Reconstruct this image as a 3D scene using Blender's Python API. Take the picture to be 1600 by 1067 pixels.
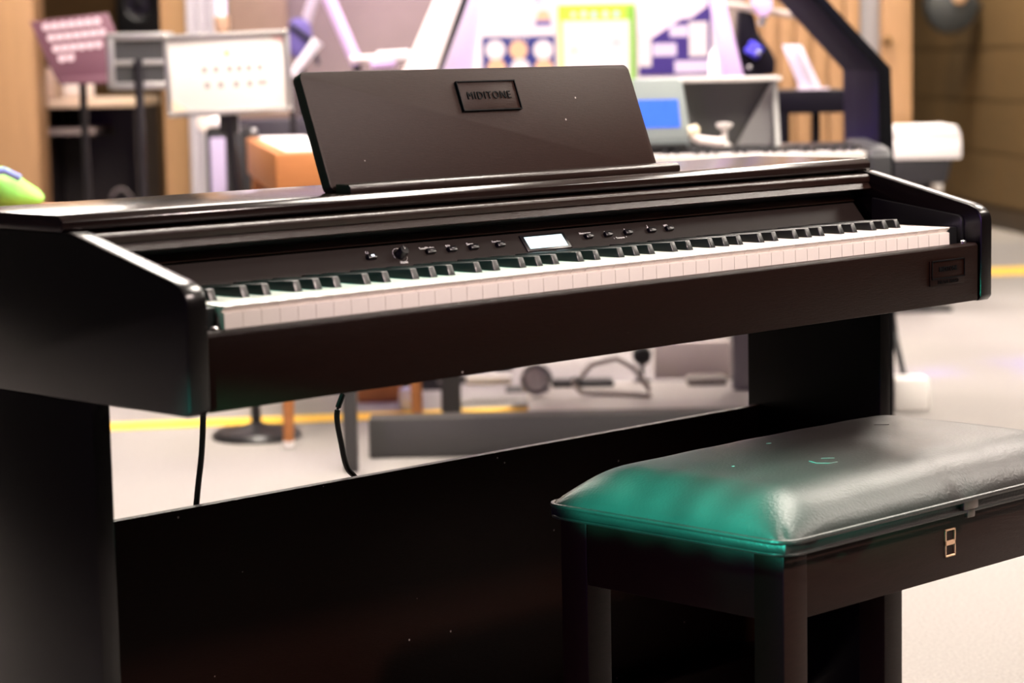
import bpy, bmesh, math, random
from mathutils import Vector, Matrix
random.seed(7)
for o in list(bpy.data.objects): bpy.data.objects.remove(o)
SC = bpy.context.scene
COL = SC.collection

# ------------------------------------------------------------------ camera
CAM = Vector((-1.40916, -1.84205, 0.97317))
CR = Vector((0.71266367, -0.70121888, -0.02006429))
CU = Vector((0.09712191, 0.07030002, 0.9927866))
CF = Vector((0.69475019, 0.70947163, -0.11820399))
FPX = 3679.586
cam = bpy.data.cameras.new('camera')
camo = bpy.data.objects.new('camera', cam); COL.objects.link(camo)
cam.sensor_width = 36; cam.lens = 36 * FPX / 1600; cam.clip_end = 100
mw = Matrix.Identity(4)
for i in range(3):
    mw[i][0] = CR[i]; mw[i][1] = CU[i]; mw[i][2] = -CF[i]; mw[i][3] = CAM[i]
camo.matrix_world = mw
cam.dof.use_dof = True; cam.dof.focus_distance = 2.95; cam.dof.aperture_fstop = 5.0
SC.camera = camo

# room frame: e1 to the right along the back wall, e2 into the room
YAW = math.radians(45.60065)
E1 = Vector((math.sin(YAW), -math.cos(YAW), 0)); E2 = Vector((math.cos(YAW), math.sin(YAW), 0))
RZ = YAW - math.pi / 2
def room(lat, dep, z=0.0): return Vector((CAM.x, CAM.y, 0)) + E1 * lat + E2 * dep + Vector((0, 0, z))
def spot(u, v, dep):
    d = CF + CR * ((u - 800) / FPX) - CU * ((v - 533.5) / FPX)
    t = dep / d.dot(E2)
    return t * d.dot(E1), CAM.z + t * d.z

# ------------------------------------------------------------------ world, view, lights
w = bpy.data.worlds.new('world'); SC.world = w; w.use_nodes = True
bg = w.node_tree.nodes['Background']; bg.inputs[0].default_value = (1.0, .84, .72, 1); bg.inputs[1].default_value = .02
vs = SC.view_settings
vs.view_transform = 'Standard'; vs.look = 'None'; vs.exposure = 0.55; vs.gamma = 1; vs.use_curve_mapping = False

def lamp(name, kind, loc, target, color, power, size=.5, size_y=None, angle=None, blend=.5):
    l = bpy.data.lights.new(name, kind); l.color = color; l.energy = power
    if kind == 'AREA':
        l.size = size
        if size_y: l.shape = 'RECTANGLE'; l.size_y = size_y
    else: l.shadow_soft_size = size
    if kind == 'SPOT': l.spot_size = angle; l.spot_blend = blend
    o = bpy.data.objects.new(name, l); COL.objects.link(o); o.location = loc
    o.rotation_euler = (Vector(target) - Vector(loc)).to_track_quat('-Z', 'Y').to_euler()
    return o
# stage lamps of the showroom and added fill spots: a teal wash from behind left, purple and blue over the workstation
for yy in (-.20, -.135, -.07, -.005, .06):   # added low teal spots, one narrow cone per patch of the bench edge
    lamp('teal_edge_spot', 'SPOT', (-1.4, -.26, .94), (.60, yy, .481), (.05, 1.0, .70), 1350, .02, angle=math.radians(3.8), blend=1)
lamp('teal_key_lamp', 'SPOT', (-.6, .55, 2.7), (.38, .06, .74), (.05, 1.0, .70), 110, .16, angle=math.radians(22), blend=1)
lamp('front_fill_spot', 'SPOT', (1.3, -2.3, 2.75), (.75, 0, .74), (1.0, .80, .74), 310, .14, angle=math.radians(36), blend=.8)  # unseen fill spot added to brighten the key fronts
lamp('left_violet_lamp', 'AREA', (-3.2, -.6, 1.3), (0, 0, .4), (.5, .2, 1.0), 13, .5)
lamp('purple_stage_lamp', 'AREA', room(.15, 6.2, 2.4), room(.3, 7.0, .9), (.55, .25, 1.0), 10, .4)
lamp('violet_wall_fill', 'SPOT', room(-.3, 7.9, 2.7), room(-.2, 9.2, 2.1), (.55, .25, 1.0), 110, .1, angle=math.radians(85), blend=.6)  # unseen violet spot added on the upper wall for the lid reflection
lamp('violet_stage_lamp', 'AREA', room(-.75, 8.0, 2.4), room(-.45, 9.2, 1.1), (.62, .28, 1.0), 6, .3)
lamp('blue_stage_lamp', 'SPOT', room(.1, 5.6, 2.3), room(1.0, 6.3, 1.0), (.10, .08, 1.0), 420, .08, angle=math.radians(24))
lamp('warm_spot_lamp', 'SPOT', room(-.9, 4.0, 2.6), room(-.6, 6.0, .8), (1.0, .8, .6), 60, .1, angle=math.radians(34))
lamp('wall_spot_lamp', 'SPOT', room(1.6, 11.2, 2.7), room(2.7, 13.2, 1.1), (1.0, .75, .45), 160, .1, angle=math.radians(70))

# ------------------------------------------------------------------ materials
MATS = {}
def mat(name, col, rough=.5, metal=0, spec=.5, emit=None, es=1, var=0, vs_=30, stretch=(1, 1, 1), bump=0, bs=200, coat=0, alpha=None, trans=0, specks=0):
    if name in MATS: return MATS[name]
    m = bpy.data.materials.new(name); m.use_nodes = True
    nt = m.node_tree; b = nt.nodes['Principled BSDF']
    b.inputs['Base Color'].default_value = (*col, 1); b.inputs['Roughness'].default_value = rough
    b.inputs['Metallic'].default_value = metal; b.inputs['Specular IOR Level'].default_value = spec
    b.inputs['Coat Weight'].default_value = coat; b.inputs['Coat Roughness'].default_value = .15
    b.inputs['Transmission Weight'].default_value = trans
    if emit: b.inputs['Emission Color'].default_value = (*emit, 1); b.inputs['Emission Strength'].default_value = es
    tc = nt.nodes.new('ShaderNodeTexCoord'); mp = nt.nodes.new('ShaderNodeMapping'); mp.inputs['Scale'].default_value = stretch
    nt.links.new(tc.outputs['Object'], mp.inputs['Vector'])
    last = None
    n = nt.nodes.new('ShaderNodeTexNoise'); n.inputs['Scale'].default_value = vs_; n.inputs['Detail'].default_value = 5
    nt.links.new(mp.outputs['Vector'], n.inputs['Vector'])
    mx = nt.nodes.new('ShaderNodeMix'); mx.data_type = 'RGBA'
    mx.inputs[6].default_value = (*[c * (1 - var) for c in col], 1); mx.inputs[7].default_value = (*[min(1, c * (1 + var)) for c in col], 1)
    nt.links.new(n.outputs['Fac'], mx.inputs[0]); last = mx.outputs[2]
    if specks:
        v = nt.nodes.new('ShaderNodeTexVoronoi'); v.inputs['Scale'].default_value = specks
        nt.links.new(tc.outputs['Object'], v.inputs['Vector'])
        wn = nt.nodes.new('ShaderNodeMath'); wn.operation = 'LESS_THAN'; wn.inputs[1].default_value = .035
        nt.links.new(v.outputs['Distance'], wn.inputs[0])
        m2 = nt.nodes.new('ShaderNodeMix'); m2.data_type = 'RGBA'; nt.links.new(wn.outputs[0], m2.inputs[0])
        nt.links.new(last, m2.inputs[6]); m2.inputs[7].default_value = (.35, .3, .28, 1); last = m2.outputs[2]
    nt.links.new(last, b.inputs['Base Color'])
    if bump:
        n2 = nt.nodes.new('ShaderNodeTexNoise'); n2.inputs['Scale'].default_value = bs; n2.inputs['Detail'].default_value = 3
        nt.links.new(mp.outputs['Vector'], n2.inputs['Vector'])
        bp = nt.nodes.new('ShaderNodeBump'); bp.inputs['Strength'].default_value = bump; bp.inputs['Distance'].default_value = .002
        nt.links.new(n2.outputs['Fac'], bp.inputs['Height']); nt.links.new(bp.outputs['Normal'], b.inputs['Normal'])
    MATS[name] = m; return m

WOOD = mat('dark_walnut_veneer', (.0080, .0024, .0014), .38, spec=.08, var=.35, vs_=40, stretch=(1, 14, 14), bump=.25, bs=90, specks=26)
WOODD = mat('music_desk_veneer', (.022, .0100, .0072), .45, spec=.14, var=.25, vs_=40, stretch=(1, 14, 14), bump=.12, bs=90, specks=26)
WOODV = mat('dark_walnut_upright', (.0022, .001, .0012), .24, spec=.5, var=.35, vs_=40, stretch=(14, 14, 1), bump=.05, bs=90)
FBW = mat('moulded_walnut', (.014, .0062, .0044), .28, spec=.4, var=.35, vs_=40, stretch=(1, 14, 14), bump=.15, bs=90)
LID = mat('satin_lid_veneer', (.012, .006, .005), .15, spec=.5, var=.3, vs_=40, stretch=(1, 14, 14))
PANEL = mat('brown_control_panel', (.012, .0072, .0062), .5, spec=.18, var=.1)
PLBLK = mat('black_plastic', (.008, .008, .009), .3)
MATBLK = mat('matte_black', (.006, .006, .007), .6)
LETT = mat('raised_black_lettering', (.0025, .0025, .003), .55, spec=.08)
KEYW = mat('white_key_plastic', (.86, .8, .75), .22, var=.02)
KEYB = mat('black_key_plastic', (.012, .013, .013), .3, bump=.1, bs=900)
PRINT = mat('white_print', (.8, .8, .8), .5)
STEEL = mat('brushed_steel', (.62, .62, .62), .25, 1)
BRASS = mat('pale_brass', (.8, .52, .33), .35, .6)
LCD = mat('lit_display', (.6, .8, .85), .3, emit=(.62, .9, 1.0), es=.5)
LEATH = mat('black_leatherette', (.020, .0175, .0165), .40, var=.4, vs_=14, bump=.25, bs=260)
BENCHW = mat('bench_wood', (.014, .006, .0042), .42, spec=.15, var=.3, vs_=30, stretch=(1, 10, 10), bump=.15, bs=90)
CABLE = mat('black_rubber', (.006, .006, .006), .5)

# ------------------------------------------------------------------ mesh builder
class MB:
    def __init__(s): s.bm = bmesh.new()
    def box(s, a, b, bev=0, seg=2):
        bm = bmesh.new()
        bmesh.ops.create_cube(bm, size=1)
        c = (Vector(a) + Vector(b)) / 2; d = Vector(b) - Vector(a)
        for v in bm.verts: v.co = Vector((v.co.x * d.x, v.co.y * d.y, v.co.z * d.z)) + c
        if bev: bmesh.ops.bevel(bm, geom=bm.edges[:], offset=bev, segments=seg, profile=.5, affect='EDGES')
        s.add(bm); return s
    def add(s, bm, M=None):
        if M is not None: bmesh.ops.transform(bm, matrix=M, verts=bm.verts)
        me = bpy.data.meshes.new('t'); bm.to_mesh(me); s.bm.from_mesh(me); bpy.data.meshes.remove(me); bm.free()
    def prism(s, poly, lo, hi, axis='x', bev=0, seg=2):
        """closed outline extruded along an axis; outline coordinates are the other two axes in order"""
        bm = bmesh.new()
        def P(a, b, h): return {'x': (h, a, b), 'y': (a, h, b), 'z': (a, b, h)}[axis]
        v0 = [bm.verts.new(P(a, b, lo)) for a, b in poly]; v1 = [bm.verts.new(P(a, b, hi)) for a, b in poly]
        n = len(poly)
        bm.faces.new(v0); bm.faces.new(v1[::-1])
        for i in range(n): bm.faces.new((v0[i], v1[i], v1[(i + 1) % n], v0[(i + 1) % n]))
        bmesh.ops.recalc_face_normals(bm, faces=bm.faces)
        if bev:
            sh = [e for e in bm.edges if len(e.link_faces) == 2 and e.calc_face_angle() > .35]
            bmesh.ops.bevel(bm, geom=sh, offset=bev, segments=seg, profile=.5, affect='EDGES', clamp_overlap=True)
        s.add(bm); return s
    def tube(s, pts, r, n=10, closed=False):
        bm = bmesh.new(); pts = [Vector(p) for p in pts]; rings = []; N = len(pts)
        rr = r if isinstance(r, (list, tuple)) else [r] * N
        for i, p in enumerate(pts):
            a = pts[i - 1] if (i or closed) else p; b = pts[(i + 1) % N] if (i < N - 1 or closed) else p
            t = (b - a).normalized(); up = Vector((0, 0, 1)) if abs(t.z) < .95 else Vector((1, 0, 0))
            x = t.cross(up).normalized(); y = t.cross(x).normalized()
            rings.append([bm.verts.new(p + (x * math.cos(k * 2 * math.pi / n) + y * math.sin(k * 2 * math.pi / n)) * rr[i]) for k in range(n)])
        for i in range(N if closed else N - 1):
            A, B = rings[i], rings[(i + 1) % N]
            for k in range(n): bm.faces.new((A[k], A[(k + 1) % n], B[(k + 1) % n], B[k]))
        if not closed: bm.faces.new(rings[0]); bm.faces.new(rings[-1][::-1])
        bmesh.ops.recalc_face_normals(bm, faces=bm.faces); s.add(bm); return s
    def lathe(s, prof, c=(0, 0, 0), n=28):
        bm = bmesh.new(); rings = []
        for r, z in prof: rings.append([bm.verts.new((c[0] + r * math.cos(k * 2 * math.pi / n), c[1] + r * math.sin(k * 2 * math.pi / n), c[2] + z)) for k in range(n)])
        for A, B in zip(rings, rings[1:]):
            for k in range(n): bm.faces.new((A[k], A[(k + 1) % n], B[(k + 1) % n], B[k]))
        bm.faces.new(rings[0]); bm.faces.new(rings[-1])
        bmesh.ops.recalc_face_normals(bm, faces=bm.faces); s.add(bm); return s
    def mesh(s, name, m, smooth=.6):
        me = bpy.data.meshes.new(name); s.bm.to_mesh(me); s.bm.free(); me.materials.append(m)
        if smooth:
            for p in me.polygons: p.use_smooth = True
            me.set_sharp_from_angle(angle=smooth)
        return me
    def build(s, name, m, parent=None, smooth=.6, M=None):
        o = bpy.data.objects.new(name, s.mesh(name, m, smooth)); COL.objects.link(o); o.parent = parent
        if M is not None: o.matrix_local = M
        return o
def box(name, a, b, m, parent=None, bev=0, seg=2): return MB().box(a, b, bev, seg).build(name, m, parent)
def put(name, me, parent, loc=(0, 0, 0), M=None):
    o = bpy.data.objects.new(name, me); COL.objects.link(o); o.parent = parent
    if M is not None: o.matrix_local = M
    else: o.location = loc
    return o
def tag(o, label, cat, group=None):
    o['label'] = label; o['category'] = cat
    if group: o['group'] = group
    return o
def struct(o, label=None):
    o['kind'] = 'structure'
    if label: o['label'] = label
    return o
def thing(name, label, cat, loc=(0, 0, 0), rz=0, group=None):
    o = bpy.data.objects.new(name, None); COL.objects.link(o); o.location = loc; o.rotation_euler = (0, 0, rz); o.empty_display_size = .1
    return tag(o, label, cat, group)
def text(name, body, size, m, parent, M, depth=.0002, bold=0, align='CENTER', gap=1):
    c = bpy.data.curves.new(name, 'FONT'); c.body = body; c.size = size; c.extrude = depth; c.align_x = align; c.align_y = 'CENTER'; c.offset = bold; c.space_character = gap
    t = bpy.data.objects.new('tmp_text', c); COL.objects.link(t)
    bpy.context.view_layer.update()
    me = bpy.data.meshes.new_from_object(t.evaluated_get(bpy.context.evaluated_depsgraph_get()))
    bpy.data.objects.remove(t); bpy.data.curves.remove(c)
    me.materials.clear(); me.materials.append(m); me.name = name
    o = bpy.data.objects.new(name, me); COL.objects.link(o); o.parent = parent; o.matrix_local = M
    return o
def frame(origin, xd, yd):
    x = Vector(xd).normalized(); y = Vector(yd).normalized(); z = x.cross(y)
    return Matrix(((x.x, y.x, z.x, origin[0]), (x.y, y.y, z.y, origin[1]), (x.z, y.z, z.z, origin[2]), (0, 0, 0, 1)))
class Room(object):
    """a thing standing in the room frame; l() gives local coordinates of a measured point at a distance"""
    def __init__(s, name, label, cat, lat, dep, z=0, group=None, turn=0):
        s.o = thing(name, label, cat, room(lat, dep, z), RZ + turn, group); s.lat, s.dep, s.z = lat, dep, z
    def l(s, u, v, dep):
        a, z = spot(u, v, dep); return Vector((a - s.lat, dep - s.dep, z - s.z))
    def slab(s, name, m, u0, v0, u1, v1, dep, th, bev=0, parent=None, zlo=None):
        a = s.l(u0, v0, dep); b = s.l(u1, v1, dep)
        z1 = b.z if zlo is None else zlo - s.z
        return box(name, (min(a.x, b.x), a.y, min(a.z, z1)), (max(a.x, b.x), a.y + th, max(a.z, z1)), m, parent or s.o, bev)
    def poly(s, name, m, pts, dep, th, bev=0, parent=None):
        q = [s.l(u, v, dep) for u, v in pts]
        return MB().prism([(p.x, p.z) for p in q], dep - s.dep, dep - s.dep + th, 'y', bev).build(name, m, parent or s.o)

# ================================================================== the setting
CARPET = mat('grey_carpet', (.31, .29, .275), .95, spec=.1, var=.4, vs_=170, bump=1.0, bs=350)
WALLM = mat('beige_fabric_wall', (.25, .205, .165), .9, spec=.1, var=.12, vs_=8)
TAN = mat('tan_wood_panel', (.38, .215, .095), .5, var=.2, vs_=6, stretch=(10, 10, 1))
BRN = mat('brown_wall_block', (.12, .07, .022), .75, var=.3, vs_=25, bump=.4, bs=60)
BRND = mat('brown_inner_wall', (.16, .085, .03), .85, var=.2, vs_=6)
CEIL = mat('ceiling_white', (.6, .56, .52), .9)

fl = MB(); fl.box((-5.5, -4.5, -.1), (6.5, 17, 0)); fo = struct(fl.build('floor', CARPET, None)); fo.location = room(0, 0); fo.rotation_euler.z = RZ
cl = MB(); cl.box((-5.5, -4.5, 2.9), (6.5, 17, 3.0)); co = struct(cl.build('ceiling', CEIL, None)); co.location = room(0, 0); co.rotation_euler.z = RZ

def roombox(name, m, a, b, bev=0, parent=None):
    o = box(name, a, b, m, parent, bev)
    if parent is None: o.location = room(0, 0); o.rotation_euler.z = RZ
    return o
lat = lambda u, d, v=100: spot(u, v, d)[0]
# partition wall with a doorway at its left
DW = 9.2
xl0, xl1, xr0, xr1 = lat(-60, DW), lat(60, DW), lat(256, DW), lat(300, DW)
struct(roombox('wall_left', WALLM, (-5.4, DW, 0), (xl0, DW + .12, 2.9)))
struct(roombox('trim_1', TAN, (xl0, DW - .06, 0), (xl1, DW + .16, 2.9), .008))
struct(roombox('trim_2', TAN, (xr0, DW - .06, 0), (xr1, DW + .16, 2.9), .008))
struct(roombox('wall_back', WALLM, (xr1, DW, 0), (lat(1165, DW), DW + .12, 2.9)))
struct(roombox('wall_alcove', BRND, (-3.2, 11.2, 0), (-.4, 11.3, 2.9)))
# wood cladding boards right of the wall
bw = struct(roombox('wall_cladding', TAN, (lat(1165, DW), DW + .03, 0), (lat(1345, DW), DW + .12, 2.9)))
n = 7
for i in range(n):
    a = lat(1165, DW) + (lat(1345, DW) - lat(1165, DW)) * i / n; b = lat(1165, DW) + (lat(1345, DW) - lat(1165, DW)) * (i + 1) / n
    o = box('board', (a + .004, DW, .0), (b - .004, DW + .03, 2.88), TAN, bw, .004)
GREYP = mat('grey_door_panel', (.27, .26, .25), .6, var=.06)
door = struct(roombox('door_1', GREYP, (lat(1345, DW), DW + .02, 0), (lat(1376, DW), DW + .1, 2.88), .004))
post = struct(roombox('trim_3', TAN, (lat(1376, DW), DW - .05, 0), (lat(1422, DW), DW + .16, 2.9), .008))
hx, hz = spot(1384, 64, DW - .05)
MB().lathe([(.012, 0), (.012, .02), (.02, .026), (.02, .04), (.001, .046)]).build('lock_knob', mat('bronze', (.18, .1, .04), .4, .8), post, M=Matrix.Translation((hx, DW - .05, hz)) @ Matrix.Rotation(math.pi / 2, 4, 'X'))
# side wall of large brown blocks
A = Vector((2.95, 10.2, 0)); B = Vector((2.42, 16.2, 0)); L = (B - A).length; ang = math.atan2(B.y - A.y, B.x - A.x)
wr = MB().box((0, -.2, 0), (L, -.012, 2.9)).build('wall_right', mat('dark_joint', (.06, .038, .02), .9), None); struct(wr)
wr.location = room(A.x, A.y); wr.rotation_euler.z = RZ + ang
blk = {}
def blockmesh(wd, hh):
    k = (round(wd, 3), round(hh, 3))
    if k not in blk: blk[k] = MB().box((.006, -.014, .005), (wd - .006, .006, hh - .005), .004, 1).mesh('block', BRN)
    return blk[k]
for r in range(9):
    x = 0; off = .0 if r % 2 else -.4
    while x + off < L:
        a = max(0, x + off); b = min(L, x + off + .8)
        if b - a > .05: put('block', blockmesh(b - a, .29), wr, (a, 0, r * .29 + .12))
        x += .8
bb = MB().box((0, .0, 0), (L, .012, .11), .003).build('baseboard_right', mat('dark_skirting', (.05, .032, .018), .6), None); struct(bb)
bb.location = wr.location; bb.rotation_euler = wr.rotation_euler

# yellow floor tapes
YEL = mat('yellow_tape', (.95, .56, .05), .6)
def tape(p, q, wid, label):
    p = Vector(p); q = Vector(q); t = (q - p); L_ = t.length
    o = MB().box((0, -wid / 2, 0), (L_, wid / 2, .002)).build('floor_tape', YEL, None)
    o.location = room(p.x, p.y, .0005); o.rotation_euler.z = RZ + math.atan2(t.y, t.x); return tag(o, label, 'tape')
tape((-1.9, 6.27), (.15, 6.55), .13, 'yellow tape line on the carpet behind the round sign stand base')
tape((1.6, 10.38), (2.8, 10.5), .36, 'broad yellow strip on the floor before the brown block wall')

# ceiling light panels
LIT = mat('lit_ceiling_panel', (1, .9, .78), .5, emit=(1.0, .90, .80), es=31)
HOUS = mat('white_housing', (.7, .7, .7), .5)
k = 0
LITF = mat('lit_front_panel', (1, .9, .78), .5, emit=(1.0, .90, .80), es=7)
for (x, y, where) in ((2.5, 1.3, 'before the right end of the piano'), (.9, 3.9, 'above the music desk'), (2.3, 5.8, 'above the floor stand right of the piano'), (3.4, 4.4, 'far beyond the right side of the bench'),
                      (-.4, 5.1, 'above the orange table end'), (-.75, 6.5, 'above the grey backed notice holder'), (.9, 8.4, 'behind the display board'), (-1.9, 7.9, 'before the wood door frame'), (2.15, 9.3, 'above the white equipment case'), (2.0, 12.4, 'before the brown block wall')):
    t = thing('ceiling_light', 'long recessed ceiling light panel ' + where, 'ceiling light', room(x, y, 2.9), RZ, 'ceiling light panels')
    box('housing', (-.31, -.61, -.03), (.31, .61, 0), HOUS, t, .004); box('diffuser', (-.28, -.58, -.038), (.28, .58, -.0305), LITF if y < 3 else LIT, t)

# ================================================================== the digital piano
PN = thing('digital_piano', 'dark brown wooden digital piano with fixed music desk and white keys', 'piano')
K = .74; PX0, PX1 = -.0634, 1.2854; TH = .0248
# side cheeks: one outline, two panels
def arc(c, r, a0, a1, n=6): return [(c[0] + r * math.cos(math.radians(a0 + (a1 - a0) * i / n)), c[1] + r * math.sin(math.radians(a0 + (a1 - a0) * i / n))) for i in range(n + 1)]
cheek = [(-.0243, .644), (-.0183, .638), (.389, .638), (.389, .809), (.183, .809), (.172, .8105)] + [(.0, .7695), (-.008, .767), (-.015, .7635), (-.0205, .758), (-.0235, .751), (-.0243, .743)]
for x0 in (PX0, PX1 - TH):
    MB().prism(cheek, x0, x0 + TH, 'x', .0022, 2).build('side_panel', WOODV, PN)
    lx = x0 if x0 < 0 else PX1 - .026
    MB().prism([(.1435, .0), (.1435, .638), (.385, .638), (.385, .0)], lx, lx + .0235, 'x', .0015).build('leg_panel', WOODV, PN)
    fx = lx - .004
    box('foot', (fx, .0, 0), (fx + .0315, .40, .045), WOODV, PN, .006)
IX0, IX1 = PX0 + TH, PX1 - TH
# lid with chamfered front edge and rounded corners
lid = MB(); lid.prism([(.1795, .812), (.1795, .8205), (.187, .827), (.388, .827), (.391, .824), (.391, .81), (.1825, .8095)], PX0 - .001, PX1 + .001, 'x', .0016, 2)
lid.build('top_lid', LID, PN)
# key slip, keybed, back panel, rear body
sl = MB(); sl.prism([(-.0225, .640), (-.0225, .7145), (-.0195, .718), (-.006, .718), (-.006, .640)], IX0 + .0004, IX1 - .006, 'x', .0012); slip = sl.build('key_slip', WOOD, PN)
box('key_bed', (IX0, -.006, .641), (IX1, .386, .668), MATBLK, PN)
box('rear_panel', (IX0, .376, .668), (IX1, .388, .8095), MATBLK, PN)
box('knee_panel', (PX0 + .0235, .362, .09), (PX1 - .026, .374, .462), WOOD, PN, .0012)
pb = box('pedal_box', (PX0 + .0235, .30, .03), (PX1 - .026, .3615, .112), WOOD, PN, .004)
GOLD = mat('gold_pedal', (.8, .55, .2), .25, 1)
for dx in (-.075, 0, .075):
    MB().prism([(.611 + dx - .008, .30), (.611 + dx - .010, .24), (.611 + dx - .014, .20), (.611 + dx - .006, .18), (.611 + dx + .006, .18), (.611 + dx + .014, .20), (.611 + dx + .010, .24), (.611 + dx + .008, .30)], .06, .068, 'z', .002).build('pedal', GOLD, PN)
# fallboard mouldings behind the keys
fb = MB(); fb.prism([(.21, .8065), (.1665, .8065)] + arc((.1665, .8015), .005, 90, 185, 7) + [(.1622, .7958), (.1642, .7948), (.1588, .7868), (.1625, .7850), (.19, .783), (.21, .783)], IX0 + .0005, IX1 - .0005, 'x'); fb.build('fallboard', FBW, PN, smooth=.5)
MB().prism([(.215, .79), (.196, .79), (.194, .774), (.215, .774)], IX0, IX1, 'x').build('fallboard_groove', MATBLK, PN)
fm = MB(); fm.prism([(.21, .7768), (.1875, .7768), (.1795, .7692), (.1825, .7678), (.21, .7678)], IX0 + .0005, IX1 - .012, 'x'); fm.build('fallboard_rail', FBW, PN, smooth=.5)
# control panel: sloping face
s0 = Vector((0, .161, .7415)); s1 = Vector((0, .182, .7662)); sd = (s1 - s0).normalized(); nd = Vector((1, 0, 0)).cross(sd)
MB().prism([(s0.y, s0.z), (s1.y, s1.z), (s1.y + .012, s1.z), (s1.y + .012, .70), (s0.y, .70)], IX0 + .0005, IX1 - .012, 'x').build('control_panel', PANEL, PN)
cpan = PN.children[-1] if False else None
for o in COL.objects:
    if o.name == 'control_panel': cpan = o
def on_panel(x, z, lift=0): t = (z - s0.z) / sd.z; return s0 + sd * t + Vector((x, 0, 0)) + nd * lift
def pframe(x, z, lift=0): return frame(on_panel(x, z, lift), (1, 0, 0), sd)
btn = MB().box((-.0066, -.0033, -.001), (.0066, .0033, .0046), .0014, 2).mesh('button', PLBLK)
dash = MB().box((-.002, -.0003, .0046), (.002, .0003, .00475)).mesh('tick', mat('grey_print', (.4, .4, .4), .5))
labels = {.342: '', .433: 'Tone/Rhythm', .467: 'R/N', .502: 'Demo', .546: 'Function', .699: 'Metronome', .734: '-', .771: '+', .815: '', .849: 'MP3'}
for x, s in labels.items():
    b = put('button', btn, cpan, M=pframe(x, .7548))
    if x != .342: put('button_mark', dash, b)
    else: MB().box((-.0022, -.0012, .0046), (.0022, .0012, .0049), .0001).build('power_light', mat('white_led', (.8, .85, 1), .4, emit=(.8, .9, 1), es=1.2), b)
    if s: text('lettering', s, .0042, PRINT, cpan, pframe(x - .002, .7593, .0003), bold=.00006)
text('lettering', 'v   Transpose   ^', .0036, PRINT, cpan, pframe(.7535, .7503, .0003), bold=.00005)
text('lettering', 'VOLUME', .0030, PRINT, cpan, pframe(.386, .7462, .0003), bold=.00005)
ring = MB()
for i in range(12):
    a = math.radians(-60 + 300 * i / 11 + 0); a2 = math.radians(-60 + 300 * (i + .75) / 11)
    ring.tube([(.0098 * math.cos(a), .0098 * math.sin(a), .0002), (.0098 * math.cos(a2), .0098 * math.sin(a2), .0002)], .0003, 5)
ring.build('dial_ring', PRINT, cpan, M=pframe(.386, .7545, .0001) @ Matrix.Rotation(math.radians(-60), 4, 'Z'))
kn = MB().lathe([(.0062, 0), (.0062, .007), (.0054, .0112), (.001, .0116)]).build('volume_knob', PLBLK, cpan, M=pframe(.386, .7545))
MB().box((-.0007, .001, .0100), (.0007, .0062, .0122), .0002).build('pointer', STEEL, kn)
MB().tube([(.0018 * math.cos(i * .55 + 2.0), .0018 * math.sin(i * .55 + 2.0), 0) for i in range(10)], .0003, 5).build('power_symbol', PRINT, cpan, M=pframe(.340, .7605, .0003))
nt_ = MB(); nt_.box((-.0002, 0, 0), (.0004, .004, .0003)); nt_.lathe([(.0012, 0), (.0012, .0003)], (-.0009, 0, 0)); nt_.build('note_symbol', PRINT, cpan, M=pframe(.813, .7588, .0002))
lc = MB().box((-.0385, -.0122, -.002), (.0385, .0122, .0016), .0008).build('display', PLBLK, cpan, M=pframe(.6225, .7535))
MB().box((-.0325, -.0088, .0016), (.0325, .0088, .0019)).build('display_screen', LCD, lc)
# white keys with notches for the black keys
W_ = .0235; G_ = .00035
def bcentre(i):
    """centre of the black key just right of white key i, or None (first white key is an A)"""
    deg = (i + 5) % 7; oct0 = i - deg
    t = {0: 21.15, 1: 49.35, 3: 70.5 + 20.14, 4: 70.5 + 47.0, 5: 70.5 + 73.86}
    return oct0 * W_ + t[deg] / 1000 if deg in t and i < 51 else None
WK = {}
def wkey(i):
    l = bcentre(i - 1) if i > 0 else None; r = bcentre(i)
    l = round(l - i * W_, 5) if l is not None else None; r = round(r - i * W_, 5) if r is not None else None
    k_ = (l, r)
    if k_ in WK: return WK[k_]
    x0, x1 = G_, W_ - G_; xb0 = x0 if l is None else l + .0062; xb1 = x1 if r is None else r - .0062
    out = [(x0, 0), (x1, 0), (x1, .0505), (xb1, .0505), (xb1, .16), (xb0, .16), (xb0, .0505), (x0, .0505)]
    out = [p for j, p in enumerate(out) if p != out[j - 1]]
    m = MB(); m.prism(out, -.0016, 0, 'z', .0006, 2)
    m.prism([(.0006, -.0016), (.0058, -.0066), (.0010, -.0076), (.0006, -.024), (.05, -.024), (.05, -.0016)], x0, x1, 'x')
    WK[k_] = m.mesh('white_key', KEYW, .5); return WK[k_]
for i in range(52): put('white_key', wkey(i), PN, (i * W_, 0, K))
bk = MB(); hb, ht = .0055, .0046
bm_ = bmesh.new()
P_ = [(-hb, .0505, -.003), (hb, .0505, -.003), (hb, .158, -.003), (-hb, .158, -.003), (-ht, .0575, .0115), (ht, .0575, .0115), (ht, .158, .0045), (-ht, .158, .0045)]
V_ = [bm_.verts.new(p) for p in P_]
for f in ((3, 2, 1, 0), (4, 5, 6, 7), (0, 1, 5, 4), (1, 2, 6, 5), (2, 3, 7, 6), (3, 0, 4, 7)): bm_.faces.new([V_[j] for j in f])
bmesh.ops.bevel(bm_, geom=bm_.edges[:], offset=.0012, segments=3, profile=.5, affect='EDGES')
bk.add(bm_); bkm = bk.mesh('black_key', KEYB, .7)
for i in range(51):
    c = bcentre(i)
    if c is not None: put('black_key', bkm, PN, (c, 0, K))
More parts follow.
